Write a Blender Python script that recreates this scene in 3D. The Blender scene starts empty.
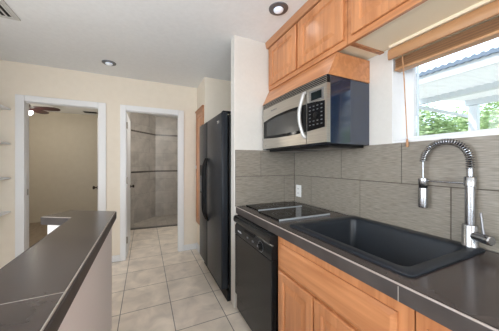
import bpy, bmesh, math, random
from mathutils import Vector, Matrix
random.seed(7)
S = bpy.context.scene
COL = S.collection
PI = math.pi

# ------------------------------------------------------------------ camera
cd = bpy.data.cameras.new('camera'); cam = bpy.data.objects.new('camera', cd); COL.objects.link(cam)
cam.location = (0, 0, 1.30)
cam.rotation_euler = (PI / 2, 0, -math.atan2(104.5, 222))
cd.sensor_width = 36; cd.lens = 222 / 499 * 36
cd.shift_y = -2 / 499; cd.clip_start = 0.02; cd.clip_end = 200
S.camera = cam

# ------------------------------------------------------------------ world
W = bpy.data.worlds.new('sky'); S.world = W; W.use_nodes = True
bg = W.node_tree.nodes['Background']
bg.inputs[0].default_value = (0.68, 0.83, 1.0, 1); bg.inputs[1].default_value = 4.0

# ------------------------------------------------------------------ lights and exposure
S.view_settings.view_transform = 'Standard'; S.view_settings.look = 'None'
S.view_settings.gamma = 1; S.view_settings.use_curve_mapping = False
S.view_settings.exposure = -0.30

def light(name, kind, loc, rot, power, color=(1, 1, 1), **k):
    d = bpy.data.lights.new(name, kind); o = bpy.data.objects.new(name, d); COL.objects.link(o)
    o.location = loc; o.rotation_euler = rot; d.energy = power; d.color = color
    for a, v in k.items(): setattr(d, a, v)
    return o
sun = light('sun', 'SUN', (0, 0, 10), Vector((.55, -.35, -.75)).to_track_quat('-Z', 'Y').to_euler(), 4.5, (1, .96, .88), angle=.02)
# added area lamps: unseen fill set at the back and left wall openings
light('fill_area_back', 'AREA', (-.2, -2.58, 1.35), (PI / 2, 0, 0), 42, (.95, .975, 1.0), shape='RECTANGLE', size=2.2, size_y=1.7)
light('fill_area_left', 'AREA', (-1.64, .3, 1.45), (0, -PI / 2, 0), 50, (.96, .98, 1.0), shape='RECTANGLE', size=1.3, size_y=2.4)


# ------------------------------------------------------------------ materials
def mat(name, color, rough=.5, metal=0, spec=.5, coat=0, emit=None, es=0):
    m = bpy.data.materials.new(name); m.use_nodes = True
    b = m.node_tree.nodes['Principled BSDF']
    b.inputs['Base Color'].default_value = (*color, 1); b.inputs['Roughness'].default_value = rough
    b.inputs['Metallic'].default_value = metal; b.inputs['Specular IOR Level'].default_value = spec
    b.inputs['Coat Weight'].default_value = coat; b.inputs['Coat Roughness'].default_value = .15
    if emit: b.inputs['Emission Color'].default_value = (*emit, 1); b.inputs['Emission Strength'].default_value = es
    return m
def noisy(name, c1, c2, scale=(1, 1, 1), nscale=4, detail=4, rough=.5, bump=0, ramp=(.35, .65), rough2=None, distortion=0, **k):
    """colour wanders between c1 and c2 with world-space noise"""
    m = mat(name, c1, rough, **k); nt = m.node_tree; N = nt.nodes; L = nt.links; b = N['Principled BSDF']
    g = N.new('ShaderNodeNewGeometry'); mp = N.new('ShaderNodeMapping'); mp.inputs['Scale'].default_value = scale
    no = N.new('ShaderNodeTexNoise'); no.inputs['Scale'].default_value = nscale; no.inputs['Detail'].default_value = detail
    no.inputs['Distortion'].default_value = distortion
    r = N.new('ShaderNodeValToRGB'); r.color_ramp.elements[0].position = ramp[0]; r.color_ramp.elements[1].position = ramp[1]
    r.color_ramp.elements[0].color = (*c1, 1); r.color_ramp.elements[1].color = (*c2, 1)
    L.new(g.outputs['Position'], mp.inputs[0]); L.new(mp.outputs[0], no.inputs['Vector']); L.new(no.outputs['Fac'], r.inputs[0]); L.new(r.outputs[0], b.inputs['Base Color'])
    if bump:
        bm_ = N.new('ShaderNodeBump'); bm_.inputs['Strength'].default_value = bump; bm_.inputs['Distance'].default_value = .01
        L.new(no.outputs['Fac'], bm_.inputs['Height']); L.new(bm_.outputs[0], b.inputs['Normal'])
    if rough2 is not None:
        mr = N.new('ShaderNodeMapRange'); mr.inputs['To Min'].default_value = rough; mr.inputs['To Max'].default_value = rough2
        L.new(no.outputs['Fac'], mr.inputs[0]); L.new(mr.outputs[0], b.inputs['Roughness'])
    return m
def tiled(name, c1, c2, grout, w, h, off, ox=0, oy=0, mortar=.004, rough=.4, wall=None, nscale=6):
    """tile field laid in world metres; wall = axes used"""
    m = mat(name, c1, rough); nt = m.node_tree; N = nt.nodes; L = nt.links; b = N['Principled BSDF']
    g = N.new('ShaderNodeNewGeometry'); sp = N.new('ShaderNodeSeparateXYZ'); cb = N.new('ShaderNodeCombineXYZ')
    L.new(g.outputs['Position'], sp.inputs[0])
    ax = wall or ('X', 'Y')
    for i, (a, o) in enumerate(zip(ax, (ox, oy))):
        ad = N.new('ShaderNodeMath'); ad.operation = 'ADD'; ad.inputs[1].default_value = -o + 40 * (w if i == 0 else h)
        L.new(sp.outputs[a], ad.inputs[0]); L.new(ad.outputs[0], cb.inputs[i])
    br = N.new('ShaderNodeTexBrick'); br.offset = off; br.inputs['Scale'].default_value = 1
    br.inputs['Brick Width'].default_value = w; br.inputs['Row Height'].default_value = h
    br.inputs['Mortar Size'].default_value = mortar / 2; br.inputs['Mortar Smooth'].default_value = .2
    br.inputs['Color1'].default_value = (*c1, 1); br.inputs['Color2'].default_value = (*c2, 1); br.inputs['Mortar'].default_value = (*grout, 1)
    br.inputs['Bias'].default_value = 0
    L.new(cb.outputs[0], br.inputs['Vector'])
    no = N.new('ShaderNodeTexNoise'); no.inputs['Scale'].default_value = nscale; no.inputs['Detail'].default_value = 6; no.inputs['Distortion'].default_value = .6
    L.new(g.outputs['Position'], no.inputs['Vector'])
    mr = N.new('ShaderNodeMapRange'); mr.inputs[1].default_value = .3; mr.inputs[2].default_value = .7; mr.inputs[3].default_value = .80; mr.inputs[4].default_value = 1.14
    L.new(no.outputs['Fac'], mr.inputs[0])
    mx = N.new('ShaderNodeMix'); mx.data_type = 'RGBA'; mx.blend_type = 'MULTIPLY'; mx.inputs[0].default_value = 1
    L.new(br.outputs['Color'], mx.inputs[6]); L.new(mr.outputs[0], mx.inputs[7]); L.new(mx.outputs[2], b.inputs['Base Color'])
    bp = N.new('ShaderNodeBump'); bp.inputs['Strength'].default_value = .4; bp.inputs['Distance'].default_value = .002; bp.invert = True
    L.new(br.outputs['Fac'], bp.inputs['Height']); L.new(bp.outputs[0], b.inputs['Normal'])
    return m
def glass_mat(name, tint=(1, 1, 1)):
    m = bpy.data.materials.new(name); m.use_nodes = True; nt = m.node_tree; N = nt.nodes; L = nt.links
    N.remove(N['Principled BSDF']); t = N.new('ShaderNodeBsdfTransparent'); t.inputs[0].default_value = (*tint, 1)
    g = N.new('ShaderNodeBsdfGlossy'); g.inputs['Roughness'].default_value = .02; f = N.new('ShaderNodeFresnel'); f.inputs[0].default_value = 1.45
    x = N.new('ShaderNodeMixShader'); L.new(f.outputs[0], x.inputs[0]); L.new(t.outputs[0], x.inputs[1]); L.new(g.outputs[0], x.inputs[2])
    L.new(x.outputs[0], N['Material Output'].inputs[0]); return m

M_WALL = noisy('cream_wall_paint', (.83, .755, .64), (.85, .775, .66), nscale=14, bump=.04, rough=.7)
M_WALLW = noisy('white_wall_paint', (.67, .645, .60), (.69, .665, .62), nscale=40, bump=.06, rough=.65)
M_CEIL = noisy('ceiling_paint', (.84, .86, .87), (.87, .89, .90), nscale=30, bump=.06, rough=.8)
M_BED = noisy('bedroom_paint', (.56, .51, .42), (.58, .53, .44), nscale=10, rough=.8)
M_TRIM = mat('white_trim_paint', (.84, .85, .86), .35)
M_FLOOR = tiled('floor_tile', (.80, .71, .61), (.85, .76, .65), (.27, .235, .20), .4095, .40, 0, .216, 1.80, .008, .28)
M_SHOWER = tiled('shower_tile', (.42, .385, .345), (.47, .435, .39), (.27, .25, .23), .62, .31, .5, .1, 0, .004, .4, ('X', 'Z'), 5)
M_SHOWERF = tiled('shower_floor_tile', (.42, .38, .33), (.45, .41, .36), (.30, .27, .24), .11, .11, 0, 0, 0, .004, .5)
M_STRIP = noisy('dark_mosaic', (.05, .045, .04), (.14, .12, .10), nscale=60, rough=.3)
M_BFLOOR = noisy('bedroom_floor_wood', (.22, .17, .125), (.30, .24, .18), scale=(6, 1, 1), nscale=5, rough=.5)
def wood(name, ax):
    sc = {'X': (1, 14, 14), 'Y': (14, 1, 14), 'Z': (14, 14, 1)}[ax]
    m = noisy(name, (.40, .150, .055), (.60, .265, .112), scale=sc, nscale=1.6, detail=6, rough=.30, ramp=(.28, .66), distortion=.9, coat=.25)
    return m
M_WV = wood('maple_vertical', 'Z'); M_WH = wood('maple_horizontal', 'Y'); M_WX = wood('maple_crosswise', 'X')
M_WDARK = noisy('stained_maple', (.40, .18, .085), (.50, .24, .12), scale=(14, 1, 14), nscale=2, rough=.4)
M_CTR = noisy('slate_counter_tile', (.038, .030, .028), (.076, .060, .055), scale=(1, 1.6, 1), nscale=6, detail=4, rough=.21, spec=.55, ramp=(.2, .8))
M_CTRE = noisy('slate_counter_edge', (.040, .033, .031), (.062, .052, .048), nscale=9, rough=.5)
M_NOSE = mat('counter_edge_strip', (.40, .345, .31), .3)
M_GROUT = mat('grey_grout', (.33, .30, .27), .8)
M_BST = noisy('linen_backsplash_tile', (.19, .165, .132), (.325, .293, .245), scale=(14, 14, 170), nscale=1.3, detail=6, rough=.42, ramp=(.3, .7), bump=.05)
M_BSG = mat('backsplash_grout', (.10, .085, .07), .9)
M_BLACK = mat('black_appliance', (.011, .012, .013), .20, spec=.26)
M_FRIDGE = noisy('black_textured_door', (.013, .016, .020), (.019, .022, .028), nscale=220, detail=1, rough=.30, bump=.10, spec=.18)
M_BLKM = mat('matt_black_plastic', (.006, .006, .007), .5, spec=.2)
M_GLOSS = mat('black_glass', (.006, .006, .007), .05, spec=.12)
M_MWSIDE = mat('dark_steel_sky_tint', (.010, .020, .045), .08, spec=.9, coat=.3)  # blue of the window's reflection is mixed into the base colour
M_STEEL = noisy('brushed_steel', (.47, .44, .40), (.56, .53, .48), scale=(1, 1, 60), nscale=3, rough=.36, metal=1)
M_CHROME = mat('satin_chrome', (.43, .44, .46), .26, metal=1)
M_HAND = mat('satin_handle', (.50, .50, .49), .45, metal=.8)
M_ALU = mat('pale_aluminium', (.50, .54, .58), .4, metal=.35)
M_CHROMED = mat('dark_chrome', (.22, .22, .23), .3, metal=1)
M_SINK = noisy('black_composite_sky_tint', (.005, .009, .015), (.010, .016, .025), nscale=260, detail=1, rough=.42, spec=.6)  # black composite with a bluish sky reflection put into its colour
M_WHITEP = mat('white_plastic', (.86, .86, .84), .3)
M_VINYL = mat('white_vinyl', (.78, .81, .84), .3)
M_GLASS = glass_mat('window_glass')
M_BLIND = noisy('blind_wood', (.42, .215, .10), (.54, .30, .15), scale=(14, 1, 14), nscale=2, rough=.4)
M_BLINDD = noisy('blind_slat_wood', (.30, .16, .085), (.40, .22, .12), scale=(14, 1, 14), nscale=2, rough=.45)
M_CREAM = mat('cream_melamine', (.88, .77, .58), .45)
M_HINGE = mat('dull_brass_steel', (.30, .27, .23), .35, metal=1)
M_KNOB = mat('dark_bronze', (.05, .04, .035), .3, metal=1)
M_FANB = noisy('mahogany_blade', (.016, .004, .005), (.028, .007, .008), nscale=6, rough=.3)
M_FANM = mat('pewter', (.16, .15, .15), .3, metal=1)
M_BULB = mat('lit_glass', (1, 1, 1), .3, emit=(1, .97, .9), es=14)
M_CANB = mat('can_bulb', (.8, .85, .95), .3, emit=(.80, .90, 1), es=.22)
M_CANR = mat('can_baffle', (.16, .17, .19), .35, metal=.6)
M_VENT = mat('vent_white', (.62, .62, .60), .5)
M_VENTD = mat('grey_print', (.05, .05, .05), .3)
M_LOGO = mat('pale_print', (.55, .57, .60), .4)
M_DARK = mat('duct_dark', (.02, .02, .02), .9)
M_PATW = mat('patio_white_metal', (.70, .72, .74), .5)
M_PATR = mat('translucent_roof_sheet', (.86, .86, .85), .5)
_n = M_PATR.node_tree; _t = _n.nodes.new('ShaderNodeBsdfTranslucent'); _t.inputs[0].default_value = (.92, .92, .90, 1); _x = _n.nodes.new('ShaderNodeMixShader'); _x.inputs[0].default_value = .3
_n.links.new(_n.nodes['Principled BSDF'].outputs[0], _x.inputs[1]); _n.links.new(_t.outputs[0], _x.inputs[2]); _n.links.new(_x.outputs[0], _n.nodes['Material Output'].inputs[0])
M_PATB = mat('patio_beam_paint', (.66, .69, .71), .5)
M_PATE = mat('patio_blue_flashing', (.17, .22, .29), .5)
M_LEAF = noisy('leaves', (.30, .42, .18), (.52, .64, .34), nscale=2.5, rough=.6)
M_BARK = noisy('bark', (.12, .09, .06), (.2, .15, .1), nscale=9, rough=.9)
M_GROUND = noisy('dry_ground', (.50, .47, .40), (.60, .56, .48), nscale=3, rough=.9)
M_PANEL = noisy('control_marks', (.14, .15, .16), (.20, .21, .23), nscale=30, rough=.4)
M_DISPLAY = mat('clock_display', (.008, .012, .013), .2, spec=.12)

# ------------------------------------------------------------------ builders
def wloc(o):
    v = Vector(o.location)
    while o.parent: o = o.parent; v += Vector(o.location)
    return v
def obj(name, bm, m, parent=None, smooth=False, origin=None):
    ms = m if isinstance(m, (list, tuple)) else [m]
    bmesh.ops.recalc_face_normals(bm, faces=bm.faces)
    vs = [v.co for v in bm.verts]
    lo = Vector([min(v[i] for v in vs) for i in range(3)]); hi = Vector([max(v[i] for v in vs) for i in range(3)])
    p = Vector(origin) if origin else (wloc(parent) if parent else Vector(((lo.x + hi.x) / 2, (lo.y + hi.y) / 2, lo.z)))
    bmesh.ops.translate(bm, verts=bm.verts, vec=-p)
    me = bpy.data.meshes.new(name); bm.to_mesh(me); bm.free()
    for x in ms: me.materials.append(x)
    if smooth:
        for f in me.polygons: f.use_smooth = True
        try: me.set_sharp_from_angle(angle=math.radians(40))
        except Exception: pass
    o = bpy.data.objects.new(name, me); COL.objects.link(o)
    if parent: o.parent = parent; o.location = p - wloc(parent)
    else: o.location = p
    return o
def tag(o, label, cat, group=None, kind=None):
    o['label'] = label; o['category'] = cat
    if group: o['group'] = group
    if kind: o['kind'] = kind
    return o
def thing(name, label, cat, loc, group=None):
    o = bpy.data.objects.new(name, None); COL.objects.link(o); o.location = loc; o.empty_display_size = .05
    return tag(o, label, cat, group)
def struct(o, label, cat): return tag(o, label, cat, kind='structure')
def NB(): return bmesh.new()
def box(bm, x0, x1, y0, y1, z0, z1, bev=0, seg=2, mi=0):
    r = bmesh.ops.create_cube(bm, size=1, matrix=Matrix.Translation(((x0 + x1) / 2, (y0 + y1) / 2, (z0 + z1) / 2)) @ Matrix.Diagonal((abs(x1 - x0), abs(y1 - y0), abs(z1 - z0), 1)))
    fs = {f for v in r['verts'] for f in v.link_faces}
    for f in fs: f.material_index = mi
    if bev:
        es = {e for v in r['verts'] for e in v.link_edges}
        bmesh.ops.bevel(bm, geom=list(es), offset=bev, segments=seg, affect='EDGES', profile=.5, clamp_overlap=True)
    return bm
def B(*a, **k): return box(NB(), *a, **k)
def prism(bm, pts, axis, a0, a1, mi=0):
    """pts 2-D outline; axis the extrusion axis. pts are (y,z) for X, (x,z) for Y, (x,y) for Z"""
    def mk(p, a): return {'X': (a, p[0], p[1]), 'Y': (p[0], a, p[1]), 'Z': (p[0], p[1], a)}[axis]
    A = [bm.verts.new(mk(p, a0)) for p in pts]; C = [bm.verts.new(mk(p, a1)) for p in pts]
    n = len(pts); fs = [bm.faces.new(A), bm.faces.new(C[::-1])]
    for i in range(n): fs.append(bm.faces.new((A[i], A[(i + 1) % n], C[(i + 1) % n], C[i])))
    for f in fs: f.material_index = mi
    return bm
def tube(bm, pts, r, seg=12, cap=True, mi=0):
    pts = [Vector(p) for p in pts]; n = len(pts); rs = r if isinstance(r, (list, tuple)) else [r] * n
    rings = []; up = None
    for i, p in enumerate(pts):
        t = (pts[min(i + 1, n - 1)] - pts[max(i - 1, 0)]).normalized()
        if up is None:
            up = Vector((0, 0, 1)) if abs(t.z) < .9 else Vector((1, 0, 0))
        up = (up - t * up.dot(t)).normalized(); w = t.cross(up)
        rings.append([bm.verts.new(p + (up * math.cos(2 * PI * k / seg) + w * math.sin(2 * PI * k / seg)) * rs[i]) for k in range(seg)])
    fs = []
    for a, b in zip(rings, rings[1:]):
        for k in range(seg): fs.append(bm.faces.new((a[k], a[(k + 1) % seg], b[(k + 1) % seg], b[k])))
    if cap: fs += [bm.faces.new(rings[0][::-1]), bm.faces.new(rings[-1])]
    for f in fs: f.material_index = mi
    return bm
def lathe(bm, c, prof, axis='Z', seg=28):
    """prof: (radius, height) pairs; open rings where r>0"""
    c = Vector(c); rings = []
    for r, h in prof:
        ring = []
        for k in range(seg):
            a = 2 * PI * k / seg; u, v = r * math.cos(a), r * math.sin(a)
            ring.append(bm.verts.new(c + Vector({'Z': (u, v, h), 'X': (h, u, v), 'Y': (u, h, v)}[axis])))
        rings.append(ring)
    for a, b in zip(rings, rings[1:]):
        for k in range(seg): bm.faces.new((a[k], a[(k + 1) % seg], b[(k + 1) % seg], b[k]))
    bm.faces.new(rings[0][::-1]); bm.faces.new(rings[-1]); return bm
def ringpanel(bm, y0, y1, z0, z1, x, prof):
    """panel facing -X. prof = (inset, depth) rings going from the back edge over the face to the middle; depth is measured into +X"""
    R = []
    for i, d in prof:
        R.append([bm.verts.new((x + d, *q)) for q in ((y0 + i, z0 + i), (y1 - i, z0 + i), (y1 - i, z1 - i), (y0 + i, z1 - i))])
    for a, b in zip(R, R[1:]):
        for k in range(4): bm.faces.new((a[k], a[(k + 1) % 4], b[(k + 1) % 4], b[k]))
    bm.faces.new(R[0][::-1]); bm.faces.new(R[-1]); return bm
def raised_door(y0, y1, z0, z1, x, fr=.055, t=.02):
    return ringpanel(NB(), y0, y1, z0, z1, x, [(0, t), (0, .004), (.006, 0), (fr - .006, 0), (fr, .009), (fr + .006, .009), (fr + .032, .002), (fr + .036, .0015)])
def drawer_front(y0, y1, z0, z1, x, t=.02):
    return ringpanel(NB(), y0, y1, z0, z1, x, [(0, t), (0, .010), (.007, .007), (.016, .001), (.020, 0)])
def wall_holes(bm, axis, a0, a1, u0, u1, z0, z1, holes):
    """solid wall, thickness a0..a1 on axis; holes = (u0,u1,z0,z1) sorted by u"""
    def add(ua, ub, za, zb):
        if ub - ua < 1e-5 or zb - za < 1e-5: return
        if axis == 'Y': box(bm, ua, ub, a0, a1, za, zb)
        else: box(bm, a0, a1, ua, ub, za, zb)
    u = u0
    for h in holes:
        add(u, h[0], z0, z1); add(h[0], h[1], z0, h[2]); add(h[0], h[1], h[3], z1); u = h[1]
    add(u, u1, z0, z1); return bm

CH = 2.455; FY = 3.417; WX = 1.387
# ------------------------------------------------------------------ setting
struct(obj('floor', B(-1.8, 1.6, -2.75, 6.1, -.06, 0), M_FLOOR), 'square beige ceramic floor tiles with grey grout running from the kitchen into the bathroom', 'floor')
struct(obj('floor', B(-3.6, -.345, 3.53, 6.55, -.05, .004), M_BFLOOR), 'brown floor of the room behind the left doorway', 'floor')
struct(obj('ceiling', B(-3.6, 1.7, -2.75, 6.6, CH, CH + .1), M_CEIL), 'flat pale grey painted kitchen ceiling', 'ceiling')
struct(obj('wall_far', wall_holes(NB(), 'Y', FY, FY + .115, -3.6, 1.7, 0, CH, [(-1.270, -.526, 0, 2.032), (-.249, .464, 0, 2.032)]), M_WALL), 'cream far wall holding the two white framed doorways', 'wall')
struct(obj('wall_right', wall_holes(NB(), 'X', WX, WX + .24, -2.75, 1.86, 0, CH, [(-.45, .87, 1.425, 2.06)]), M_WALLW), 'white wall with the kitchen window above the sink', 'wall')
struct(obj('wall_left', wall_holes(NB(), 'X', -1.80, -1.66, -2.75, FY, 0, CH, [(-1.0, 1.6, .75, 2.1)]), M_WALL), 'cream wall on the left carrying the white shelves', 'wall')
struct(obj('wall_back', wall_holes(NB(), 'Y', -2.75, -2.62, -1.66, WX, 0, CH, [(-1.3, .9, .45, 2.2)]), M_WALL), 'cream wall behind the viewer', 'wall')
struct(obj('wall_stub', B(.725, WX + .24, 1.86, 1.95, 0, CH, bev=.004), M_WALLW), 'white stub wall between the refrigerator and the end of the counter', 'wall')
struct(obj('wall_alcove', box(box(NB(), .72, 1.7, 2.93, FY, 0, CH, bev=.004), 1.50, 1.62, 1.95, 2.93, 0, CH), M_WALL), 'cream return wall beyond the refrigerator with a wooden panel on its side', 'wall')
# rooms beyond
struct(obj('wall_bedroom', box(box(box(NB(), -3.6, -.36, 6.4, 6.5, 0, CH), -3.6, -3.5, 3.53, 6.4, 0, CH), -.42, -.345, 3.535, 6.4, 0, CH), M_BED), 'plain taupe walls of the room behind the left doorway', 'wall')
bath = NB()
prism(bath, [(-.268, 5.31), (.233, 5.92), (.233, 6.0), (-.335, 6.0), (-.335, 5.31)], 'Z', 0, CH)
box(bath, .233, 1.05, 5.92, 6.0, 0, CH); box(bath, .95, 1.05, 3.535, 5.92, 0, CH); box(bath, -.335, -.268, 3.535, 5.31, 0, CH)
struct(obj('wall_bathroom', bath, M_SHOWER), 'grey tiled shower walls behind the narrow doorway', 'wall')
for z in (1.095, 1.985):
    b = NB(); o = .006
    prism(b, [(-.268 + o, 5.31 - o * .4), (.233, 5.92 - o), (.233, 5.92), (-.268, 5.31)], 'Z', z, z + .035)
    box(b, .233, .95, 5.92 - o, 5.92, z, z + .035)
    struct(obj('trim_1', b, M_STRIP), 'dark mosaic band at %s height around the shower wall' % ('waist' if z < 1.5 else 'head'), 'tile band')
c_ = NB(); prism(c_, [(-.268, 4.92), (.95, 4.82), (.95, 4.90), (-.268, 5.02)], 'Z', 0, .012)
struct(obj('trim_2', c_, M_STRIP), 'dark tile threshold across the shower floor', 'threshold')
struct(obj('floor_shower', prism(NB(), [(-.268, 5.02), (.95, 4.90), (.95, 5.92), (.233, 5.92), (-.268, 5.31)], 'Z', 0, .006), M_SHOWERF), 'small square tiles of the shower floor', 'floor')

# door casings
def casing(n, x0, x1, zt, ox0, ox1, ozt, label):
    b = NB(); y1 = FY; y0 = FY - .018
    def leg(a, c):
        box(b, a, c, y0, y1, 0, ozt, bev=.004)
    leg(ox0, x0 + .004); leg(x1 - .004, ox1); box(b, x0 + .0042, x1 - .0042, y0, y1, zt - .004, ozt, bev=.004)
    # jamb lining and stop
    box(b, x0 - .0135, x0, FY + .0005, FY + .1145, 0, zt + .0135); box(b, x1, x1 + .0135, FY + .0005, FY + .1145, 0, zt + .0135); box(b, x0, x1, FY + .0005, FY + .1145, zt, zt + .0135)
    box(b, x0, x0 + .003, FY + .03, FY + .055, 0, zt - .008); box(b, x1 - .008, x1, FY + .03, FY + .055, 0, zt - .008); box(b, x0, x1, FY + .03, FY + .055, zt - .008, zt)
    return struct(obj('trim_%d' % n, b, M_TRIM), label, 'door frame')
casing(3, -1.256, -.54, 2.018, -1.331, -.458, 2.085, 'white casing around the wide left doorway')
casing(4, -.235, .45, 2.018, -.300, .523, 2.085, 'white casing around the narrow bathroom doorway')
def door_leaf(n, hx, hy, dx, dy, w, face, label, lab2):
    """leaf from the hinge point along (dx,dy); face = which side the thickness lies"""
    L = math.hypot(dx, dy); u = Vector((dx / L, dy / L, 0)); v = Vector((-u.y, u.x, 0)) * face
    def bx(a0, a1, b0, b1, z0, z1, bev=0):
        b = B(a0, a1, b0, b1, z0, z1, bev=bev)
        Mx = Matrix.Translation((hx, hy, 0)) @ Matrix(((u.x, v.x, 0, 0), (u.y, v.y, 0, 0), (0, 0, 1, 0), (0, 0, 0, 1)))
        bmesh.ops.transform(b, matrix=Mx, verts=b.verts); return b
    d = obj('door_%d' % n, bx(0, w, 0, .035, .012, 1.998, .002), M_TRIM); struct(d, label, 'door')
    for z in (.20, 1.02, 1.78):
        obj('hinge', bx(-.012, .004, -.008, .030, z, z + .09), M_HINGE, d)
    for sgn, off in ((-1, 0), (1, .035)):
        b = NB(); c = Vector((hx, hy, 0)) + u * (w - .065) + v * off; q = v * sgn
        pts = [c, c + q * .006, c + q * .007, c + q * .03, c + q * .034, c + q * .05, c + q * .060, c + q * .064]
        tube(b, [(p.x, p.y, .93) for p in pts], [.028, .028, .010, .010, .020, .027, .022, .008], seg=16)
        obj('door_knob', b, M_KNOB, d, smooth=True)
    return d
door_leaf(1, -.545, FY + .075, -.148, .76, .69, -1, 'white door opened away almost edge-on at the left doorway', '')
door_leaf(2, -.224, FY + .075, .006, .66, .66, 1, 'white bathroom door swung open against the left side of its frame', '')
# strike plate
obj('strike_plate', B(-1.243, -1.239, FY + .03, FY + .048, .93, 1.0), M_HINGE, bpy.data.objects['trim_3'])
# baseboards
bb = NB()
for a, c in ((-1.655, -1.333), (-.456, -.302), (.525, .72)): box(bb, a, c, FY - .014, FY, 0, .085, bev=.003)
struct(obj('baseboard_far', bb, M_TRIM), 'white baseboard along the far wall', 'baseboard')
struct(obj('baseboard_alcove', B(.706, .72, 2.925, FY - .016, 0, .10, bev=.003), M_TRIM), 'white baseboard under the wooden wall panel', 'baseboard')

# unseen windows added out of view to let in fill light
def added_window(n, axis, a, u0, u1, z0, z1, label):
    b = NB(); t = .05
    parts = [(u0, u1, z0, z0 + t), (u0, u1, z1 - t, z1), (u0, u0 + t, z0 + t, z1 - t), (u1 - t, u1, z0 + t, z1 - t), ((u0 + u1) / 2 - t / 2, (u0 + u1) / 2 + t / 2, z0 + t, z1 - t)]
    for p in parts:
        if axis == 'Y': box(b, p[0], p[1], a, a + .05, p[2], p[3])
        else: box(b, a, a + .05, p[0], p[1], p[2], p[3])
    w = obj('window_%d' % n, b, M_VINYL); struct(w, label, 'window')
    g = B(u0 + t, u1 - t, a + .02, a + .026, z0 + t, z1 - t) if axis == 'Y' else B(a + .02, a + .026, u0 + t, u1 - t, z0 + t, z1 - t)
    obj('window_glass', g, M_GLASS, w); return w
added_window(2, 'Y', -2.72, -1.3, .9, .45, 2.2, 'wide white framed window added unseen behind the viewer for light')
added_window(3, 'X', -1.77, -1.0, 1.6, .75, 2.1, 'white framed window added unseen in the left wall for light')
# kitchen window
b = NB(); x0, x1 = 1.52, 1.585
wy0, wy1, wz0, wz1 = -.45, .87, 1.425, 2.06
for p in ((wy0, wy1, wz0 + .012, wz0 + .045), (wy0, wy1, wz1 - .03, wz1), (wy0, wy0 + .05, wz0 + .045, wz1 - .03), (wy1 - .05, wy1, wz0 + .045, wz1 - .03), (.18, .22, wz0 + .045, wz1 - .03)):
    box(b, x0, x1, p[0], p[1], p[2], p[3], bev=.004)
kw = struct(obj('window_1', b, M_VINYL), 'white framed kitchen window above the sink looking out to the patio', 'window')
obj('window_glass', B(1.548, 1.553, wy0 + .05, wy1 - .05, wz0 + .045, wz1 - .03), M_GLASS, kw)
obj('window_sill', B(WX + .002, x0, wy0, wy1, wz0, wz0 + .014, bev=.002), M_TRIM, kw)
b = NB(); box(b, WX + .001, x0, wy1 - .004, wy1, wz0 + .014, wz1); box(b, WX + .001, x0, wy0, wy0 + .004, wz0 + .014, wz1)
obj('window_jamb', b, M_TRIM, kw)

# backsplash: every tile modelled over its grout bed
b = NB(); box(b, WX - .008, WX, -2.0, 1.86, .914, 1.422, mi=1); box(b, .733, WX - .008, 1.852, 1.86, .914, 1.422, mi=1)
g = .0022
def row_y(z0, z1, js):
    for a, c in zip(js, js[1:]): box(b, WX - .0115, WX - .006, a + g, c - g, z0 + g, z1 - g, bev=.001, seg=1)
def row_x(z0, z1, js):
    for a, c in zip(js, js[1:]): box(b, a + g, c - g, 1.8485, 1.853, z0 + g, z1 - g, bev=.001, seg=1)
row_y(1.182, 1.4255, [-2.0, -1.30, -.79, -.28, .23, .807, 1.254, 1.849]); row_y(.914, 1.182, [-2.0, -1.50, -.98, -.46, .055, .572, 1.089, 1.599, 1.849])
row_x(1.182, 1.4255, [.733, .99, 1.376]); row_x(.914, 1.182, [.733, 1.252, 1.376])
struct(obj('trim_5', b, [M_BST, M_BSG]), 'taupe linen textured backsplash tiles above the counter', 'backsplash')

# ------------------------------------------------------------------ ceiling fittings
def can(x, y, label):
    t = thing('recessed_light', label, 'ceiling light', (x, y, CH), 'recessed ceiling lights')
    b = NB()
    lathe(b, (x, y, CH), [(.052, -.0005), (.072, -.0005), (.070, -.007), (.056, -.009)]); obj('trim_ring', b, M_CANR, t, smooth=True)
    b = NB(); lathe(b, (x, y, CH), [(.030, -.003), (.037, -.010), (.034, -.018), (.022, -.026), (.008, -.030)]); obj('bulb', b, M_CANB, t, smooth=True)
    l = light('recessed_spot', 'SPOT', (0, 0, -.06), (0, 0, 0), 1.4, (1, .95, .90), spot_size=2.5, spot_blend=.8, shadow_soft_size=.05); l.parent = t
can(.90, 1.405, 'round recessed ceiling light nearest the wall cabinets')
can(-.373, 2.987, 'round recessed ceiling light in front of the two doorways')
can(-.40, .2, 'added unseen round recessed fill light above the viewer')  # this can and the next are added out of view as fill
can(-.6, -1.3, 'added unseen round recessed fill light behind the viewer')
PX = .50
t = thing('fill_pendant', 'added two globe fill lamp hanging unseen behind the viewer', 'pendant lamp', (PX, -1.3, CH))  # made-up lamp, put in to brighten the ceiling and the half wall
b = NB(); lathe(b, (PX, -1.3, CH), [(.06, -.001), (.055, -.02), (.01, -.03), (.008, -.45), (.02, -.46), (.02, -.50), (.005, -.51)]); tube(b, [(PX - .2, -1.3, CH - .48), (PX + .2, -1.3, CH - .48)], .009); obj('stem', b, M_CHROME, t, smooth=True)
for gx in (PX - .2, PX + .2):
    b = NB(); bmesh.ops.create_uvsphere(b, u_segments=20, v_segments=12, radius=.075, matrix=Matrix.Translation((gx, -1.3, CH - .565))); obj('globe', b, mat('fill_globe', (1, 1, 1), .4, emit=(1, .97, .92), es=6), t, smooth=True)
    l = light('globe_fill', 'POINT', (gx - PX, 0, -.66), (0, 0, 0), 26, (1, .97, .93), shadow_soft_size=.08); l.parent = t
t = thing('air_vent', 'white slatted air vent in the ceiling corner at the left', 'vent', (-1.08, 2.25, CH))
vx0, vx1, vy0, vy1 = -1.28, -.905, 2.04, 2.405
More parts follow.
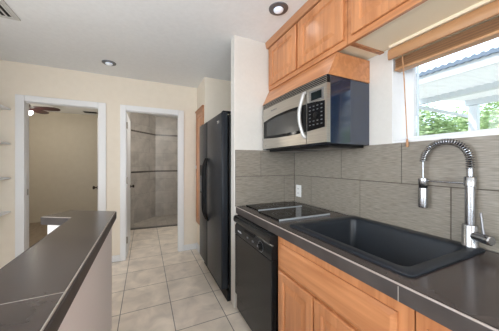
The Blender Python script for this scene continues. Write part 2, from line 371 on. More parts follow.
b = NB(); box(b, vx0, vx1, vy0, vy0 + .025, CH - .008, CH); box(b, vx0, vx1, vy1 - .025, vy1, CH - .008, CH); box(b, vx0, vx0 + .025, vy0 + .025, vy1 - .025, CH - .008, CH); box(b, vx1 - .025, vx1, vy0 + .025, vy1 - .025, CH - .008, CH)
obj('vent_frame', b, M_VENT, t); obj('duct_opening', B(vx0 + .025, vx1 - .025, vy0 + .025, vy1 - .025, CH - .0025, CH - .0005), M_DARK, t)
for k in range(9):
    x = vx1 - .045 - k * .036
    obj('slat', prism(NB(), [(x, CH - .003), (x + .018, CH - .011), (x + .020, CH - .009), (x + .003, CH - .002)], 'Y', vy0 + .025, vy1 - .025), M_VENT, t)

# ------------------------------------------------------------------ shelves on the left wall
for i, (z, n) in enumerate(((.766, 'lowest'), (1.147, 'second lowest'), (1.532, 'second highest'), (1.92, 'topmost'))):
    b = NB(); prism(b, [(-1.66, 2.2), (-1.368, 2.2), (-1.368, FY - .004), (-1.66, FY - .004)], 'Z', z - .02, z)
    bmesh.ops.bevel(b, geom=list(b.edges), offset=.004, segments=2, affect='EDGES')
    tag(obj('wall_shelf', b, M_TRIM), '%s of the four white shelves left of the wide doorway' % n, 'shelf', 'white wall shelves')

# ------------------------------------------------------------------ wooden panel on the alcove wall
t = thing('wall_panel_door', 'tall narrow wooden access door on the wall beyond the refrigerator', 'access door', (.71, 3.17, .42))
b = NB(); box(b, .700, .719, 2.965, 3.40, .42, .465, bev=.003); box(b, .700, .719, 2.965, 3.40, 2.02, 2.065, bev=.003); box(b, .700, .719, 2.965, 3.01, .465, 2.02, bev=.003); box(b, .700, .719, 3.355, 3.40, .465, 2.02, bev=.003)
box(b, .69, .719, 2.955, 3.41, 2.065, 2.085, bev=.003)
obj('door_frame', b, M_WDARK, t); obj('door_panel', raised_door(3.012, 3.353, .467, 2.018, .704, .05, .012), M_WV, t)
obj('latch', B(.688, .700, 3.36, 3.385, 1.22, 1.27, bev=.003), M_WHITEP, t)

# ------------------------------------------------------------------ refrigerator
fy0, fy1, fs = 1.965, 2.885, 2.50
t = thing('refrigerator', 'black side-by-side refrigerator in the alcove behind the white stub wall', 'refrigerator', (1.05, 2.42, 0))
obj('body', B(.715, 1.44, fy0 + .006, fy1 - .006, .03, 1.765, bev=.005), M_BLACK, t)
obj('kick_grille', B(.700, .74, fy0 + .01, fy1 - .01, .0, .10, bev=.004), M_BLKM, t)
for a, c in ((fy0, fs - .004), (fs + .004, fy1)):
    b = B(.640, .705, a, c, .125, 1.78, bev=.012, seg=3); d = obj('door', b, M_FRIDGE, t, smooth=True)
    hy = fs - .045 if a == fy0 else fs + .030
    hp = [(  .640 - .036 * min(1, math.sin(PI * k / 16) * 2.2) - .004, hy + (-.012 if a == fy0 else .012) * math.sin(PI * k / 16) , .66 + .70 * k / 16) for k in range(17)]
    obj('handle', tube(NB(), hp, [.010] + [.014] * 15 + [.010], seg=10), M_BLKM, d, smooth=True)
for yy in (fy0 + .02, fy1 - .07): obj('hinge_cover', B(.66, .75, yy, yy + .05, 1.778, 1.798, bev=.005), M_BLKM, t)
obj('badge', B(.6375, .641, 2.04, 2.10, 1.685, 1.712, bev=.001), M_CHROME, t)
b = NB(); box(b, .6365, .641, 2.66, 2.84, .93, 1.28, bev=.004)
dsp = obj('dispenser', b, M_BLKM, t); obj('dispenser_recess', B(.635, .638, 2.68, 2.82, .95, 1.15, bev=.001), M_GLOSS, dsp)

# ------------------------------------------------------------------ base cabinets and dishwasher
CF = .755   # face frame
def base_cabinet(y0, y1, label, drawers, doors):
    t = thing('base_cabinet', label, 'cabinet', ((CF + WX) / 2, (y0 + y1) / 2, 0), 'lower kitchen cabinets')
    b = NB(); box(b, CF + .02, WX, y0, y0 + .018, .10, .856); box(b, CF + .02, WX, y1 - .018, y1, .10, .856); box(b, CF + .02, WX, y0 + .018, y1 - .018, .10, .118); box(b, WX - .012, WX, y0 + .018, y1 - .018, .118, .856)
    obj('body', b, M_WX, t)
    b = NB(); box(b, CF, CF + .02, y0, y0 + .06, .10, .856); box(b, CF, CF + .02, y1 - .05, y1, .10, .856)
    box(b, CF, CF + .02, y0 + .06, y1 - .05, .79, .856); box(b, CF, CF + .02, y0 + .06, y1 - .05, .10, .13); box(b, CF, CF + .02, y0 + .06, y1 - .05, .63, .68)
    for a, c in zip(doors[1:], doors): box(b, CF, CF + .02, min(a[1], c[1]) - .02, max(a[0], c[0]) + .02, .13, .63)
    obj('face_frame', b, M_WV, t)
    obj('toe_kick', B(CF + .06, CF + .075, y0, y1, 0, .10), M_WDARK, t)
    for a, c in drawers: obj('drawer_front', drawer_front(a, c, .658, .812, CF - .018, .018), M_WH, t)
    for a, c in doors: obj('door', raised_door(a, c, .115, .647, CF - .018, .055, .018), M_WV, t)
base_cabinet(.405, 1.182, 'maple base cabinet under the black sink with one wide false drawer front and two doors', [(.452, 1.158)], [(.848, 1.158), (.452, .840)])
base_cabinet(-.28, .400, 'maple base cabinet at the right end beyond the sink', [(-.24, .368)], [(-.24, .060), (.068, .368)])
base_cabinet(-1.05, -.285, 'maple base cabinet behind the viewer at the end of the run', [(-1.02, -.32)], [(-1.02, -.675), (-.668, -.32)])
# filler over the dishwasher gap
tag(obj('filler_strip', box(B(.762, .78, 1.816, 1.858, .10, .856), .77, .80, 1.818, 1.855, 0, .095), M_WV), 'thin maple filler strip between the dishwasher and the white stub wall', 'filler strip')

DX = .712
t = thing('dishwasher', 'black dishwasher built in between the stub wall and the sink cabinet', 'dishwasher', (1.0, 1.5, 0))
d0, d1 = 1.192, 1.808
obj('body', B(.752, 1.30, d0 + .004, d1 - .004, .02, .852), M_BLKM, t)
dr = obj('door_panel', B(DX, .752, d0, d1, .175, .69, bev=.004), M_BLACK, t)
pp = [(.752, .694), (DX, .694), (DX, .765), (DX + .012, .782), (DX + .016, .790), (DX - .012, .800), (DX - .016, .815), (DX - .014, .838), (DX - .004, .848), (.752, .852)]
cp = obj('control_panel', prism(NB(), pp, 'Y', d0, d1), M_BLACK, t, smooth=True)
obj('latch_recess', B(DX - .001, DX + .01, 1.44, 1.62, .755, .783, bev=.002), M_BLKM, cp)
b = NB(); lathe(b, (DX, 1.335, .735), [(.030, .001), (.030, -.004), (.026, -.006), (.020, -.007), (.019, -.022), (.017, -.024), (.004, -.0245)], 'X'); kn = obj('dial', b, M_BLACK, cp, smooth=True)
b = NB(); n = 32; A = [[b.verts.new((DX - .0012, 1.335 + q * math.cos(2 * PI * k / n), .735 + q * math.sin(2 * PI * k / n))) for k in range(n)] for q in (.034, .0375)]
for k in range(n): b.faces.new((A[0][k], A[0][(k + 1) % n], A[1][(k + 1) % n], A[1][k]))
obj('dial_ring', b, M_PANEL, cp)
obj('dial_pointer', B(DX - .0252, DX - .0242, 1.3325, 1.3375, .735, .752), M_PANEL, cp)
b = NB()
for k in range(6): box(b, DX - .001, DX + .001, 1.70 + k * .0125 - .03, 1.709 + k * .0125 - .03, .724, .738 - .004 * (k % 2 == 0))
obj('logo', b, M_LOGO, cp)
for k, y in enumerate((1.545, 1.455)):
    bt = obj('button', B(DX - .004, DX + .002, y - .012, y + .012, .725, .737, bev=.0015), M_PANEL, cp)
obj('kick_panel', B(DX + .016, .752, d0, d1, .035, .158, bev=.003), M_BLACK, t)
for y in (d0 + .05, d1 - .05):
    b = NB(); lathe(b, (.80, y, 0), [(.016, 0), (.016, .008), (.007, .010), (.007, .04)]); obj('foot', b, M_BLKM, t)

# ------------------------------------------------------------------ countertop
def counter_noses(parent, pts, z, rad=.0042):
    b = NB()
    tube(b, [(p[0], p[1], z) for p in pts], rad, seg=10); obj('edge_strip', b, M_NOSE, parent, smooth=True)
SX0, SX1, SY0, SY1 = .83, 1.335, .465, 1.12
b = NB(); z0, z1 = .868, .914; cx0 = .748
for a in ((-1.6, SY0, cx0, WX - .0), (SY1, 1.849, cx0, WX - .0)): box(b, a[2], a[3] - .012, a[0], a[1], z0, z1)
box(b, cx0, SX0, SY0, SY1, z0, z1); box(b, SX1, WX - .012, SY0, SY1, z0, z1)
ct = tag(obj('countertop', b, M_CTR), 'long dark slate tiled countertop along the window wall holding sink and cooktop', 'countertop')
obj('front_edge', B(.736, .7478, -1.6, 1.849, .857, .909), M_CTRE, ct)
counter_noses(ct, [(.7415, -1.6), (.7415, 1.849)], .9095)
b = NB(); box(b, .7350, .7365, .4405, .4430, .857, .906)
obj('grout_line', b, M_GROUT, ct)

# cooktop modules
def hob(y0, y1, x0, x1, label):
    t = thing('cooktop', label, 'cooktop', ((x0 + x1) / 2, (y0 + y1) / 2, .914), 'black glass cooktop modules')
    obj('glass_plate', B(x0, x1, y0 + .014, y1, .9145, .9235, bev=.002), M_GLOSS, t)
    obj('steel_strip', B(x0 - .002, x1 + .002, y0 + .004, y0 + .014, .9145, .9255, bev=.002), M_ALU, t)
    for x, r in ((x0 + .115, .072), (x1 - .12, .088)):
        b = NB(); n = 40
        for rr in (r, r * .62):
            A = [[b.verts.new((x + q * math.cos(2 * PI * k / n), (y0 + y1) / 2 + q * math.sin(2 * PI * k / n), .92365)) for k in range(n)] for q in (rr - .0018, rr)]
            for k in range(n): b.faces.new((A[0][k], A[0][(k + 1) % n], A[1][(k + 1) % n], A[1][k]))
        obj('burner_ring', b, M_VENTD, t)
hob(1.583, 1.842, .832, 1.262, 'black glass cooktop module against the short tiled wall')
hob(1.245, 1.560, .812, 1.255, 'black glass cooktop module nearest the sink')

# ------------------------------------------------------------------ sink
t = thing('kitchen_sink', 'large black drop-in single bowl sink under the window', 'sink', ((SX0 + SX1) / 2, (SY0 + SY1) / 2, .914))
def rrect(x0, x1, y0, y1, r, n=6):
    P = []
    for cx, cy, a in ((x1 - r, y1 - r, 0), (x0 + r, y1 - r, PI / 2), (x0 + r, y0 + r, PI), (x1 - r, y0 + r, 1.5 * PI)):
        for k in range(n + 1): P.append((cx + r * math.cos(a + PI / 2 * k / n), cy + r * math.sin(a + PI / 2 * k / n)))
    return P
b = NB(); rings = []
for (a0, a1, b0, b1, r, z) in ((.802, 1.368, .437, 1.148, .03, .9145), (.803, 1.367, .438, 1.147, .03, .921), (.808, 1.362, .443, 1.142, .028, .925), (.848, 1.308, .482, 1.092, .035, .9245), (.854, 1.302, .488, 1.086, .034, .920), (.860, 1.296, .494, 1.080, .034, .905),
                               (.868, 1.288, .502, 1.072, .036, .735), (.885, 1.27, .52, 1.055, .03, .715), (1.04, 1.10, .74, .80, .029, .708)):
    rings.append([b.verts.new((x, y, z)) for x, y in rrect(a0, a1, b0, b1, r)])
n = len(rings[0])
for A, C in zip(rings, rings[1:]):
    for k in range(n): b.faces.new((A[k], A[(k + 1) % n], C[(k + 1) % n], C[k]))
b.faces.new(rings[-1])
o = obj('basin', b, M_SINK, t, smooth=True)
md = o.modifiers.new('thickness', 'SOLIDIFY'); md.thickness = .004; md.offset = -1
b = NB(); lathe(b, (1.07, .77, .7085), [(.042, 0), (.044, .003), (.036, .004), (.030, .001), (.006, .0015)]); obj('drain', b, M_CHROMED, t, smooth=True)

# ------------------------------------------------------------------ faucet
fx, fy = 1.340, .487; fz = .925
t = thing('kitchen_faucet', 'tall chrome spring spout faucet standing at the back right of the sink', 'faucet', (fx, fy, fz))
b = NB(); lathe(b, (fx, fy, fz), [(.031, 0), (.031, .006), (.029, .009), (.0285, .090), (.026, .097), (.0185, .099), (.018, .270), (.0215, .272), (.0215, .312), (.019, .315), (.0125, .317), (.0125, .352), (.010, .353)]); obj('body', b, M_CHROME, t, smooth=True)
b = NB(); dv = Vector((-.42, -.9, .0)).normalized(); c0 = Vector((fx, fy, fz + .052))
tube(b, [c0 + dv * q for q in (.01, .068, .0682, .072, .0722, .088, .092)], [.0205, .0205, .018, .018, .0205, .0205, .016], seg=24); obj('valve_hub', b, M_CHROME, t, smooth=True)
b = NB(); c1 = c0 + dv * .058 + Vector((0, 0, .018)); tube(b, [c1, c1 + Vector((0, .002, .02)), c1 + Vector((.004, .010, .088)), c1 + Vector((.004, .0105, .092))], [.006, .0045, .0045, .003], seg=12); obj('lever', b, M_CHROMED, t, smooth=True)
# arch path
yc, R, zb = fy + .0945, .0945, fz + .385
path = [Vector((fx, fy, fz + .350 + .035 * k / 4)) for k in range(4)] + [Vector((fx, yc - R * math.cos(PI * k / 40), zb + (R + .004) * math.sin(PI * k / 40))) for k in range(41)]
path2 = path; droop = [Vector((fx, yc + R, zb - .10 * k / 5)) for k in range(0, 6)]
obj('hose', tube(NB(), path2, .0058, seg=10), M_BLKM, t, smooth=True)
obj('hose_end', tube(NB(), droop, .0045, seg=10), M_CHROME, t, smooth=True)
def arc_at(d, P):
    acc = 0
    for a, c in zip(P, P[1:]):
        l = (c - a).length
        if acc + l >= d: return a.lerp(c, (d - acc) / l), (c - a).normalized()
        acc += l
    return P[-1], (P[-1] - P[-2]).normalized()
tot = sum((c - a).length for a, c in zip(path, path[1:]))
turns = 32; pts = []; N_ = turns * 14
for i in range(N_ + 1):
    p, tg = arc_at(tot * i / N_, path); nx = Vector((1, 0, 0)); ny = tg.cross(nx).normalized(); a = 2 * PI * turns * i / N_
    pts.append(p + (nx * math.cos(a) + ny * math.sin(a)) * .0145)
obj('spring', tube(NB(), pts, .0024, seg=6), M_CHROME, t, smooth=True)
b = NB(); sy = yc + R
lathe(b, (fx, sy, fz), [(.010, .298), (.021, .296), (.0215, .292), (.0215, .262), (.020, .260)]); obj('spray_holder', b, M_CHROME, t, smooth=True)
b = NB(); lathe(b, (fx, sy, fz), [(.0195, .2595), (.0195, .246)]); obj('rubber_ring', b, M_BLKM, t, smooth=True)
b = NB(); lathe(b, (fx, sy, fz), [(.0205, .2455), (.0215, .240), (.0222, .150), (.021, .142), (.016, .140), (.006, .1395)]); obj('spray_head', b, M_CHROME, t, smooth=True)
obj('support_arm', tube(NB(), [(fx, fy + .018, fz + .284), (fx, sy - .019, fz + .284)], .0045, seg=10), M_CHROME, t, smooth=True)

# ------------------------------------------------------------------ outlet
t = thing('wall_outlet', 'white electrical outlet on the backsplash above the cooktop corner', 'outlet', (1.372, 1.777, 1.03))
obj('cover_plate', B(1.3695, 1.3755, 1.738, 1.816, .972, 1.088, bev=.002), M_WHITEP, t)
for z in (1.008, 1.052):
    rc = obj('receptacle', B(1.3675, 1.370, 1.760, 1.794, z - .015, z + .015, bev=.003), M_WHITEP, t)
    obj('slot', box(B(1.3668, 1.3680, 1.768, 1.7705, z - .006, z + .007), 1.3668, 1.3680, 1.783, 1.7855, z - .006, z + .007), M_DARK, rc)

# ------------------------------------------------------------------ upper cabinets
UF = 1.078   # face frame plane, door faces at 1.06
def wall_cabinet(y0, y1, label, doors, zb=2.0):
    t = thing('wall_cabinet', label, 'cabinet', ((UF + WX) / 2, (y0 + y1) / 2, zb), 'upper kitchen cabinets')
    b = NB(); box(b, UF + .02, WX, y0, y0 + .012, zb + .008, CH - .004); box(b, UF + .02, WX, y1 - .012, y1, zb + .008, CH - .004); box(b, UF + .02, WX, y0 + .018, y1 - .018, 2.36, 2.378)
    obj('body', b, M_WDARK, t)
    obj('underside', B(UF + .02, WX, y0 + .012, y1 - .012, zb + .016, zb + .028), M_CREAM, t)
    b = NB(); box(b, UF, UF + .02, y0, y0 + .03, zb, 2.44); box(b, UF, UF + .02, y1 - .03, y1, zb, 2.44); box(b, UF, UF + .02, y0 + .03, y1 - .03, zb, zb + .045); box(b, UF, UF + .02, y0 + .03, y1 - .03, 2.37, 2.44)
    for a, c in zip(doors, doors[1:]): box(b, UF, UF + .02, (a[1] + c[0]) / 2 - .015, (a[1] + c[0]) / 2 + .015, zb + .045, 2.37)
    obj('face_frame', b, M_WH, t)
    for a, c in doors: obj('door', raised_door(a, c, 2.036, 2.388, UF - .018, .06, .018), M_WV, t)
    obj('crown_board', prism(NB(), [(UF - .02, 2.398), (UF - .026, 2.402), (UF - .036, CH - .012), (UF - .036, CH - .002), (UF - .002, CH - .002), (UF - .002, 2.398)], 'Y', y0, y1), M_WDARK, t)
wall_cabinet(.937, 1.858, 'maple wall cabinet above the microwave with two raised panel doors', [(.957, 1.384), (1.412, 1.822)])
wall_cabinet(-.10, .933, 'maple wall cabinet above the kitchen window', [(.42, .900), (-.07, .40)])
wall_cabinet(-1.2, -.104, 'maple wall cabinet behind the viewer past the window', [(-1.17, -.66), (-.64, -.135)])
# sloped cover
b = NB(); prism(b, [(1.086, 1.998), (1.010, 1.8475), (WX - .002, 1.8475), (WX - .002, 1.998)], 'Y', 1.02, 1.857)
tag(obj('vent_hood_cover', b, M_WH), 'sloping maple cover board between the wall cabinets and the microwave', 'hood')

# ------------------------------------------------------------------ microwave
my0, my1, mz0, mz1, mx = 1.022, 1.822, 1.428, 1.845, 1.0
t = thing('microwave', 'stainless steel over-the-range microwave mounted on the right wall', 'microwave', (1.2, 1.42, 1.41))
obj('body', B(1.03, WX - .001, my0, my1, mz0 - .004, mz1, bev=.003), M_MWSIDE, t)
b = NB(); box(b, 1.05, WX - .02, my0 + .03, my1 - .03, 1.408, mz0 - .004, bev=.003); un = obj('underside', b, M_BLKM, t)
for k in range(2):
    yy = 1.10 + k * .36
    obj('filter', B(1.10, 1.30, yy, yy + .28, 1.404, 1.4085, bev=.001), M_CHROMED, un)
def bulge(y): 
    q = (y - (my0 + my1) / 2) / ((my1 - my0) / 2); return -.012 * (1 - q * q)
def face_strip(pts_lo, pts_hi, ys, x_out, x_in):
    """curved slab following the bowed front between two height functions"""
    b = NB(); rows = []
    for y in ys:
        bz = bulge(y); rows.append([b.verts.new((x_out + bz, y, pts_lo(y))), b.verts.new((x_out + bz, y, pts_hi(y))), b.verts.new((x_in, y, pts_hi(y))), b.verts.new((x_in, y, pts_lo(y)))])
    for A, C in zip(rows, rows[1:]):
        for k in range(4): b.faces.new((A[k], A[(k + 1) % 4], C[(k + 1) % 4], C[k]))
    b.faces.new(rows[0]); b.faces.new(rows[-1][::-1]); return b
ys = [my0 + (my1 - my0) * k / 24 for k in range(25)]
ysd = [1.200 + (my1 - 1.200) * k / 20 for k in range(21)]; ysc = [my0 + (1.196 - my0) * k / 6 for k in range(7)]
obj('door', face_strip(lambda y: 1.432, lambda y: 1.797, ysd, mx, 1.03), M_STEEL, t, smooth=True)
obj('control_frame', face_strip(lambda y: 1.432, lambda y: 1.797, ysc, mx, 1.03), M_STEEL, t, smooth=True)
gl = face_strip(lambda y: mz0, lambda y: mz0 + .004, ys, mx - .001, 1.03); obj('bottom_lip', gl, M_BLKM, t)
def top(y): q = (y - 1.40) / .42; return 1.708 - .030 * q * q
def bot(y): q = (y - 1.40) / .42; return 1.510 + .022 * q * q
ysg = [1.235 + (1.806 - 1.235) * k / 20 for k in range(21)]
gp = obj('window', face_strip(bot, top, ysg, mx - .003, mx + .01), M_GLOSS, t, smooth=True)
ysw = [1.275 + (1.745 - 1.275) * k / 16 for k in range(17)]
M_SCREEN = noisy('window_screen', (.03, .03, .03), (.045, .045, .043), nscale=300, rough=.22)
obj('window_screen', face_strip(lambda y: bot(y) + .022, lambda y: top(y) - .022, ysw, mx - .004, mx), M_SCREEN, gp, smooth=True)
ysk = [1.036 + (1.19 - 1.036) * k / 6 for k in range(7)]
cp = obj('control_panel', face_strip(bot, lambda y: top(y) + .004, ysk, mx - .003, mx + .01), M_GLOSS, t, smooth=True)
obj('door_edge_band', face_strip(bot, lambda y: top(y), [1.202 + .03 * k / 3 for k in range(4)], mx - .003, mx + .01), M_BLKM, t)
for r in range(6):
    for c in range(4):
        if r >= 2 and r <= 3 and c in (1, 2): continue
        y = 1.060 + c * .034; z = 1.552 + r * .024; xx = mx - .0045 + bulge(y); obj('key', B(xx, xx + .004, y - .007, y + .007, z - .0025, z + .0025), M_PANEL, cp)
b = NB(); lathe(b, (mx - .003 + bulge(1.11), 1.11, 1.612), [(.018, .002), (.018, -.006), (.013, -.009), (.004, -.0095)], 'X'); obj('select_key', b, M_BLKM, cp, smooth=True)
dp = obj('display', face_strip(lambda y: 1.712, lambda y: 1.764, [1.062 + (1.152 - 1.062) * k / 4 for k in range(5)], mx - .003, mx + .01), M_DISPLAY, t)
obj('display_surround', face_strip(lambda y: 1.700, lambda y: 1.776, [1.045 + (1.168 - 1.045) * k / 4 for k in range(5)], mx - .0018, mx + .01), M_CHROME, t)
hp = []
for k in range(21):
    a = k / 20; z = 1.478 + (1.782 - 1.478) * a; s_ = math.sin(PI * a); hp.append((mx - .020 - .022 * s_, 1.212 + .022 * s_, z))
b = NB(); tube(b, hp, [.008] + [.013] * 19 + [.008], seg=12); box(b, mx - .022, mx + .002, 1.202, 1.222, 1.470, 1.490, bev=.003); box(b, mx - .022, mx + .002, 1.202, 1.222, 1.770, 1.790, bev=.003)
obj('handle', b, M_HAND, t, smooth=True)
vg = obj('top_grille', face_strip(lambda y: 1.798, lambda y: 1.846, ys, mx + .003, 1.03), M_BLKM, t)
for k in range(4):
    z = 1.803 + k * .0115
    obj('louver', face_strip(lambda y, z=z: z, lambda y, z=z: z + .0030, ys, mx + .0005, mx + .0035), M_STEEL, vg)
b = NB()
for k in range(5): box(b, mx + bulge(1.66 - k * .02) - .0012, mx, 1.655 - k * .02, 1.668 - k * .02, 1.752, 1.762)
obj('logo', b, M_CHROMED, t)
obj('model_badge', B(mx + bulge(1.77) - .0012, mx, 1.758, 1.782, 1.458, 1.464), M_CHROMED, t)

# ------------------------------------------------------------------ blind
t = thing('window_blind', 'wooden blind pulled up under the cabinet over the kitchen window', 'blind', (1.40, .2, 1.86))
by0, by1 = -.44, .866
vp = [(1.350, 1.935), (1.345, 1.945), (1.343, 1.965), (1.346, 1.985), (1.353, 1.996), (1.385, 1.996), (1.385, 1.985), (1.362, 1.985), (1.358, 1.960), (1.362, 1.940), (1.358, 1.933)]
obj('valance', prism(NB(), vp, 'Y', by0, by1 + .004), M_BLIND, t, smooth=True)
obj('head_rail', B(1.395, 1.45, by0, by1 - .004, 1.945, 1.992, bev=.003), M_CREAM, t)
for k in range(9):
    z = 1.886 + k * .0062; j = (k % 3 - 1) * .0012
    obj('slat', B(1.392 + j, 1.442 + j, by0 + .006, by1 - .010, z, z + .0030, bev=.001, seg=1), M_BLINDD if k % 2 else M_BLIND, t)
obj('bottom_rail', B(1.390, 1.444, by0 + .006, by1 - .010, 1.868, 1.883, bev=.003), M_BLIND, t)
b = NB(); tube(b, [(1.372, .80, 1.94), (1.371, .792, 1.84), (1.366, .770, 1.448)], .0030, seg=8); cd_ = obj('pull_cord', b, M_BLIND, t)
b = NB(); lathe(b, (1.366, .770, 1.395), [(.004, 0), (.0065, .004), (.0075, .020), (.0045, .044), (.003, .050)]); obj('wood_tassel', b, M_BLIND, cd_, smooth=True)
tag(obj('cornice_rail', B(1.342, WX, -.44, .862, 2.0, 2.018, bev=.002), M_CREAM), 'cream rail under the wall cabinet above the blind', 'rail')

# ------------------------------------------------------------------ peninsula
Y0 = -1.2
top_out = [(-.215, Y0), (-.215, 2.092), (-.556, 2.300), (-.681, 2.104), (-.480, 1.979), (-.480, Y0)]
b = NB(); prism(b, [(-.2205, Y0), (-.2205, 2.089), (-.5545, 2.2925), (-.6735, 2.1055), (-.4745, 1.982), (-.4745, Y0)], 'Z', .868, .914)
pc = tag(obj('peninsula_countertop', b, M_CTR), 'narrow dark slate bar counter on the left bending towards the wide doorway', 'countertop')
b = NB()
def edge_seg(p, q, w=.0055):
    p = Vector((*p, 0)); q = Vector((*q, 0)); d = (q - p).normalized(); n_ = Vector((d.y, -d.x, 0))
    prism(b, [tuple((v + n_ * s_).xy) for v, s_ in ((p, 0), (q, 0), (q, -w), (p, -w))], 'Z', .857, .909)
O = [tuple(p) for p in top_out]
segs = [(O[1], O[0]), (O[2], O[1]), (O[3], O[2]), (O[4], O[3]), (O[5], O[4])]
for p, q in segs: edge_seg(p, q)
obj('edge_tiles', b, M_CTRE, pc)
counter_noses(pc, [(-.2175, Y0), (-.2175, 2.0895)], .9110, .0032)
counter_noses(pc, [(-.477, 1.981), (-.6745, 2.1045), (-.556, 2.294)], .9095)
obj('grout_line', B(-.474, -.2155, .838, .841, .9136, .9143), M_GROUT, pc)
obj('grout_line', B(-.474, -.2155, -.30, -.297, .9136, .9143), M_GROUT, pc)
b = NB(); prism(b, [(-.240, Y0 + .02), (-.240, 2.075), (-.556, 2.272), (-.655, 2.117), (-.452, 1.995), (-.452, Y0 + .02)], 'Z', 0, .8565)
bmesh.ops.bevel(b, geom=[e for e in b.edges if abs(e.verts[0].co.z - e.verts[1].co.z) > .5], offset=.006, segments=3, affect='EDGES')
tag(obj('half_wall', b, mat('half_wall_paint', (.92, .89, .885), .6)), 'white half wall carrying the bar counter on the left', 'half wall')

# ------------------------------------------------------------------ ceiling fan in the bedroom
fc = Vector((-1.86, 5.0, 0))
t = thing('ceiling_fan', 'ceiling fan with dark red blades and a lit lamp seen through the left doorway', 'ceiling fan', (fc.x, fc.y, CH))
b = NB(); lathe(b, (fc.x, fc.y, CH), [(.065, -.001), (.060, -.03), (.02, -.045)]); obj('canopy', b, M_FANM, t, smooth=True)
b = NB(); lathe(b, (fc.x, fc.y, CH), [(.012, -.045), (.012, -.12), (.07, -.13), (.095, -.155), (.095, -.19), (.07, -.225), (.03, -.24)]); obj('motor', b, M_FANM, t, smooth=True)
for k in range(5):
    a = math.radians(-3 + 72 * k); c_, s_ = math.cos(a), math.sin(a)
    pr_ = [(.15, .045), (.21, .056), (.36, .066), (.45, .060), (.49, .040), (.505, .012)]
    outl = [(r, w) for r, w in pr_] + [(r, -w) for r, w in pr_[::-1]]
    b = prism(NB(), outl, 'Z', -.004, .004)
    Mx = Matrix.Translation((fc.x, fc.y, CH - .205)) @ Matrix.Rotation(a, 4, 'Z') @ Matrix.Rotation(math.radians(-16), 4, 'X')
    bmesh.ops.transform(b, matrix=Mx, verts=b.verts); bl = obj('blade', b, M_FANB, t)
    b = prism(NB(), [(.07, .014), (.20, .028), (.21, 0), (.20, -.028), (.07, -.014)], 'Z', .005, .009)
    bmesh.ops.transform(b, matrix=Mx, verts=b.verts); obj('blade_iron', b, M_FANM, bl)
for k in range(3):
    a = math.radians(5 + 120 * k); c0 = Vector((fc.x, fc.y, CH - .24)); d = Vector((math.cos(a), math.sin(a), -.55)).normalized()
    ar = obj('lamp_arm', tube(NB(), [c0, c0 + d * .07], .010, seg=10), M_FANM, t)
    b = NB(); q = c0 + d * .07; tube(b, [q, q + d * .02, q + d * .04, q + d * .06, q + d * .065], [.014, .032, .046, .040, .01], seg=16); obj('lamp_shade', b, M_BULB, ar, smooth=True)
l = light('fan_lamp', 'POINT', (0, 0, -.46), (0, 0, 0), 28, (1, .92, .80), shadow_soft_size=.08); l.parent = t
t = thing('bedroom_vent', 'dark slotted vent in the ceiling beyond the left doorway', 'vent', (-1.10, 6.05, CH))
obj('vent_frame', B(-1.24, -.98, 5.97, 6.13, CH - .008, CH), M_CANR, t)
for k in range(4): obj('slat', B(-1.22, -1.0, 5.985 + k * .036, 5.999 + k * .036, CH - .013, CH - .008), M_DARK, t)
# unseen ceiling lamp added to light the bathroom
t = thing('bathroom_fill_light', 'added round fill lamp out of sight on the bathroom ceiling', 'ceiling light', (.55, 4.2, CH))
b = NB(); lathe(b, (.55, 4.2, CH), [(.14, -.001), (.14, -.03), (.12, -.06), (.05, -.08)]); obj('lamp_shade', b, mat('opal_glass', (.9, .88, .82), .3, emit=(1, .95, .85), es=1.5), t, smooth=True)
l = light('bathroom_fill', 'POINT', (0, 0, -.15), (0, 0, 0), 29, (1, .97, .93), shadow_soft_size=.1); l.parent = t

# ------------------------------------------------------------------ outside: patio cover
t = thing('patio_cover', 'white corrugated patio roof on a post outside the kitchen window', 'patio cover', (3.5, .2, -.1))
def zr(x): return 2.07 + .10 * (x - 2.4)
b = NB(); per, amp = .076, .019; ya, yb = -2.4, 1.75; n = int((yb - ya) / per * 10); A = []
for i in range(n + 1):
    y = ya + (yb - ya) * i / n; w = amp * math.sin(2 * PI * y / per)
    A.append([b.verts.new((2.42, y, zr(2.42) + w + .012)), b.verts.new((4.75, y, zr(4.75) + w + .012)), b.verts.new((4.75, y, zr(4.75) + w + .014)), b.verts.new((2.42, y, zr(2.42) + w + .014))])
for p, q in zip(A, A[1:]):
    for k in range(4): b.faces.new((p[k], p[(k + 1) % 4], q[(k + 1) % 4], q[k]))
obj('roof_sheet', b, M_PATR, t, smooth=True)
obj('fascia', B(2.40, 2.42, ya, yb, 2.062, 2.15), M_PATW, t)
b = NB(); lo = []; n = n * 2
for i in range(n + 1):
    y = ya + (yb - ya) * i / n; w = .006 * math.sin(2 * PI * y / .052)
    lo.append([b.verts.new((x, y, z)) for x, z in ((2.38, 2.136 + w * .6), (2.38, 2.170 + w), (2.40, 2.170 + w), (2.40, 2.136 + w * .6))])
for p, q in zip(lo, lo[1:]):
    for k in range(4): b.faces.new((p[k], p[(k + 1) % 4], q[(k + 1) % 4], q[k]))
obj('flashing', b, M_PATE, t)
for x, h_ in ((3.4, .065), (4.6, .09)):
    obj('beam', B(x - .04, x + .04, ya, 1.80 if x < 4 else 1.72, zr(x) - h_, zr(x) - .001), M_PATB, t)
obj('rafter', B(2.42, 4.7, 1.715, 1.745, 2.035, 2.075), M_PATB, t)
for y in (1.62, -.7, -2.2): obj('post', B(4.55, 4.65, y - .045, y + .055, -.1, zr(4.6) - .10, bev=.004), M_PATW, t)
struct(obj('floor_outside', B(1.65, 16, -8, 12, -.16, -.1), M_GROUND), 'pale dry ground outside the window', 'ground')

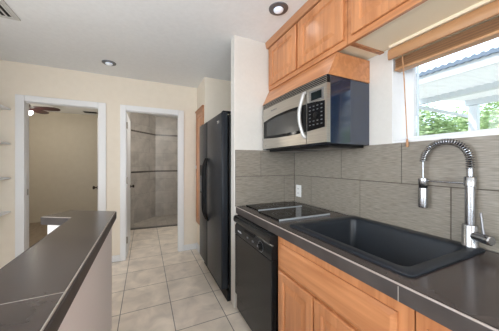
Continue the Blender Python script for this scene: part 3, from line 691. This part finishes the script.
# ------------------------------------------------------------------ trees
def leaf_tree(seed, R, H, name, label):
    rnd = random.Random(seed); b = NB()
    for i in range(12000):
        while True:
            v = Vector((rnd.uniform(-1, 1), rnd.uniform(-1, 1), rnd.uniform(-1, 1)))
            if .35 < v.length < 1: break
        lump = 1 + .18 * math.sin(5 * v.x + seed) * math.cos(4 * v.y + 2 * v.z)
        p = Vector((v.x * R * lump, v.y * R * lump, H * .55 + v.z * H * .45 * lump))
        s_ = rnd.uniform(.045, .085); q = Matrix.Rotation(rnd.uniform(0, 6.3), 3, 'Z') @ Matrix.Rotation(rnd.uniform(-1.2, 1.2), 3, 'X')
        vs = [b.verts.new(p + q @ Vector(c)) for c in ((-s_, 0, 0), (0, -s_ * .45, s_ * .15), (s_, 0, 0), (0, s_ * .45, s_ * .15))]
        b.faces.new(vs)
    t = thing(name, label, 'tree', (0, 0, -.1), 'trees beyond the patio')
    for v in b.verts: v.co.z = max(v.co.z, .02) - .1
    obj('crown', b, M_LEAF, t)
    tr = NB(); tube(tr, [(0, 0, -.1), (.03, .02, H * .3), (0, .05, H * .7)], [.09, .07, .03], seg=9)
    for k in range(5):
        a = k * 1.3; tube(tr, [(0, .03, H * (.3 + .07 * k)), (R * .5 * math.cos(a), R * .5 * math.sin(a), H * (.45 + .08 * k))], [.03, .012], seg=6)
    obj('trunk', tr, M_BARK, t, smooth=True); return t
def dup(r, loc, rz, sc, label):
    c = r.copy(); COL.objects.link(c); c.location = loc; c.rotation_euler = (0, 0, rz); c.scale = (sc, sc, sc); c['label'] = label
    for ch in r.children:
        d = ch.copy(); COL.objects.link(d); d.parent = c
    return c
proto = leaf_tree(3, 1.12, 3.1, 'leafy_tree', 'leafy green tree seen to the left of the white patio post')
proto.location = (7.6, 4.0, -.1)
for i, (x, y, rz, sc, lb) in enumerate(((7.5, 1.45, 1.2, 1.0, 'leafy green tree seen to the right of the white patio post'), (10.3, 6.4, 2.3, 1.1, 'leafy green tree farther back at the left edge of the kitchen window view'),
        (10.3, 3.75, .5, 1.08, 'leafy green tree farther back seen behind the white patio post'), (10.3, 1.0, 5.3, 1.08, 'leafy green tree in the back row right of the patio post'), (7.5, -1.15, 3.3, 1.0, 'leafy green tree out beyond the right side of the window'), (7.5, -3.75, 4.4, 1.0, 'leafy green tree farthest right in the yard'))):
    dup(proto, (x, y, -.1), rz, sc, lb)
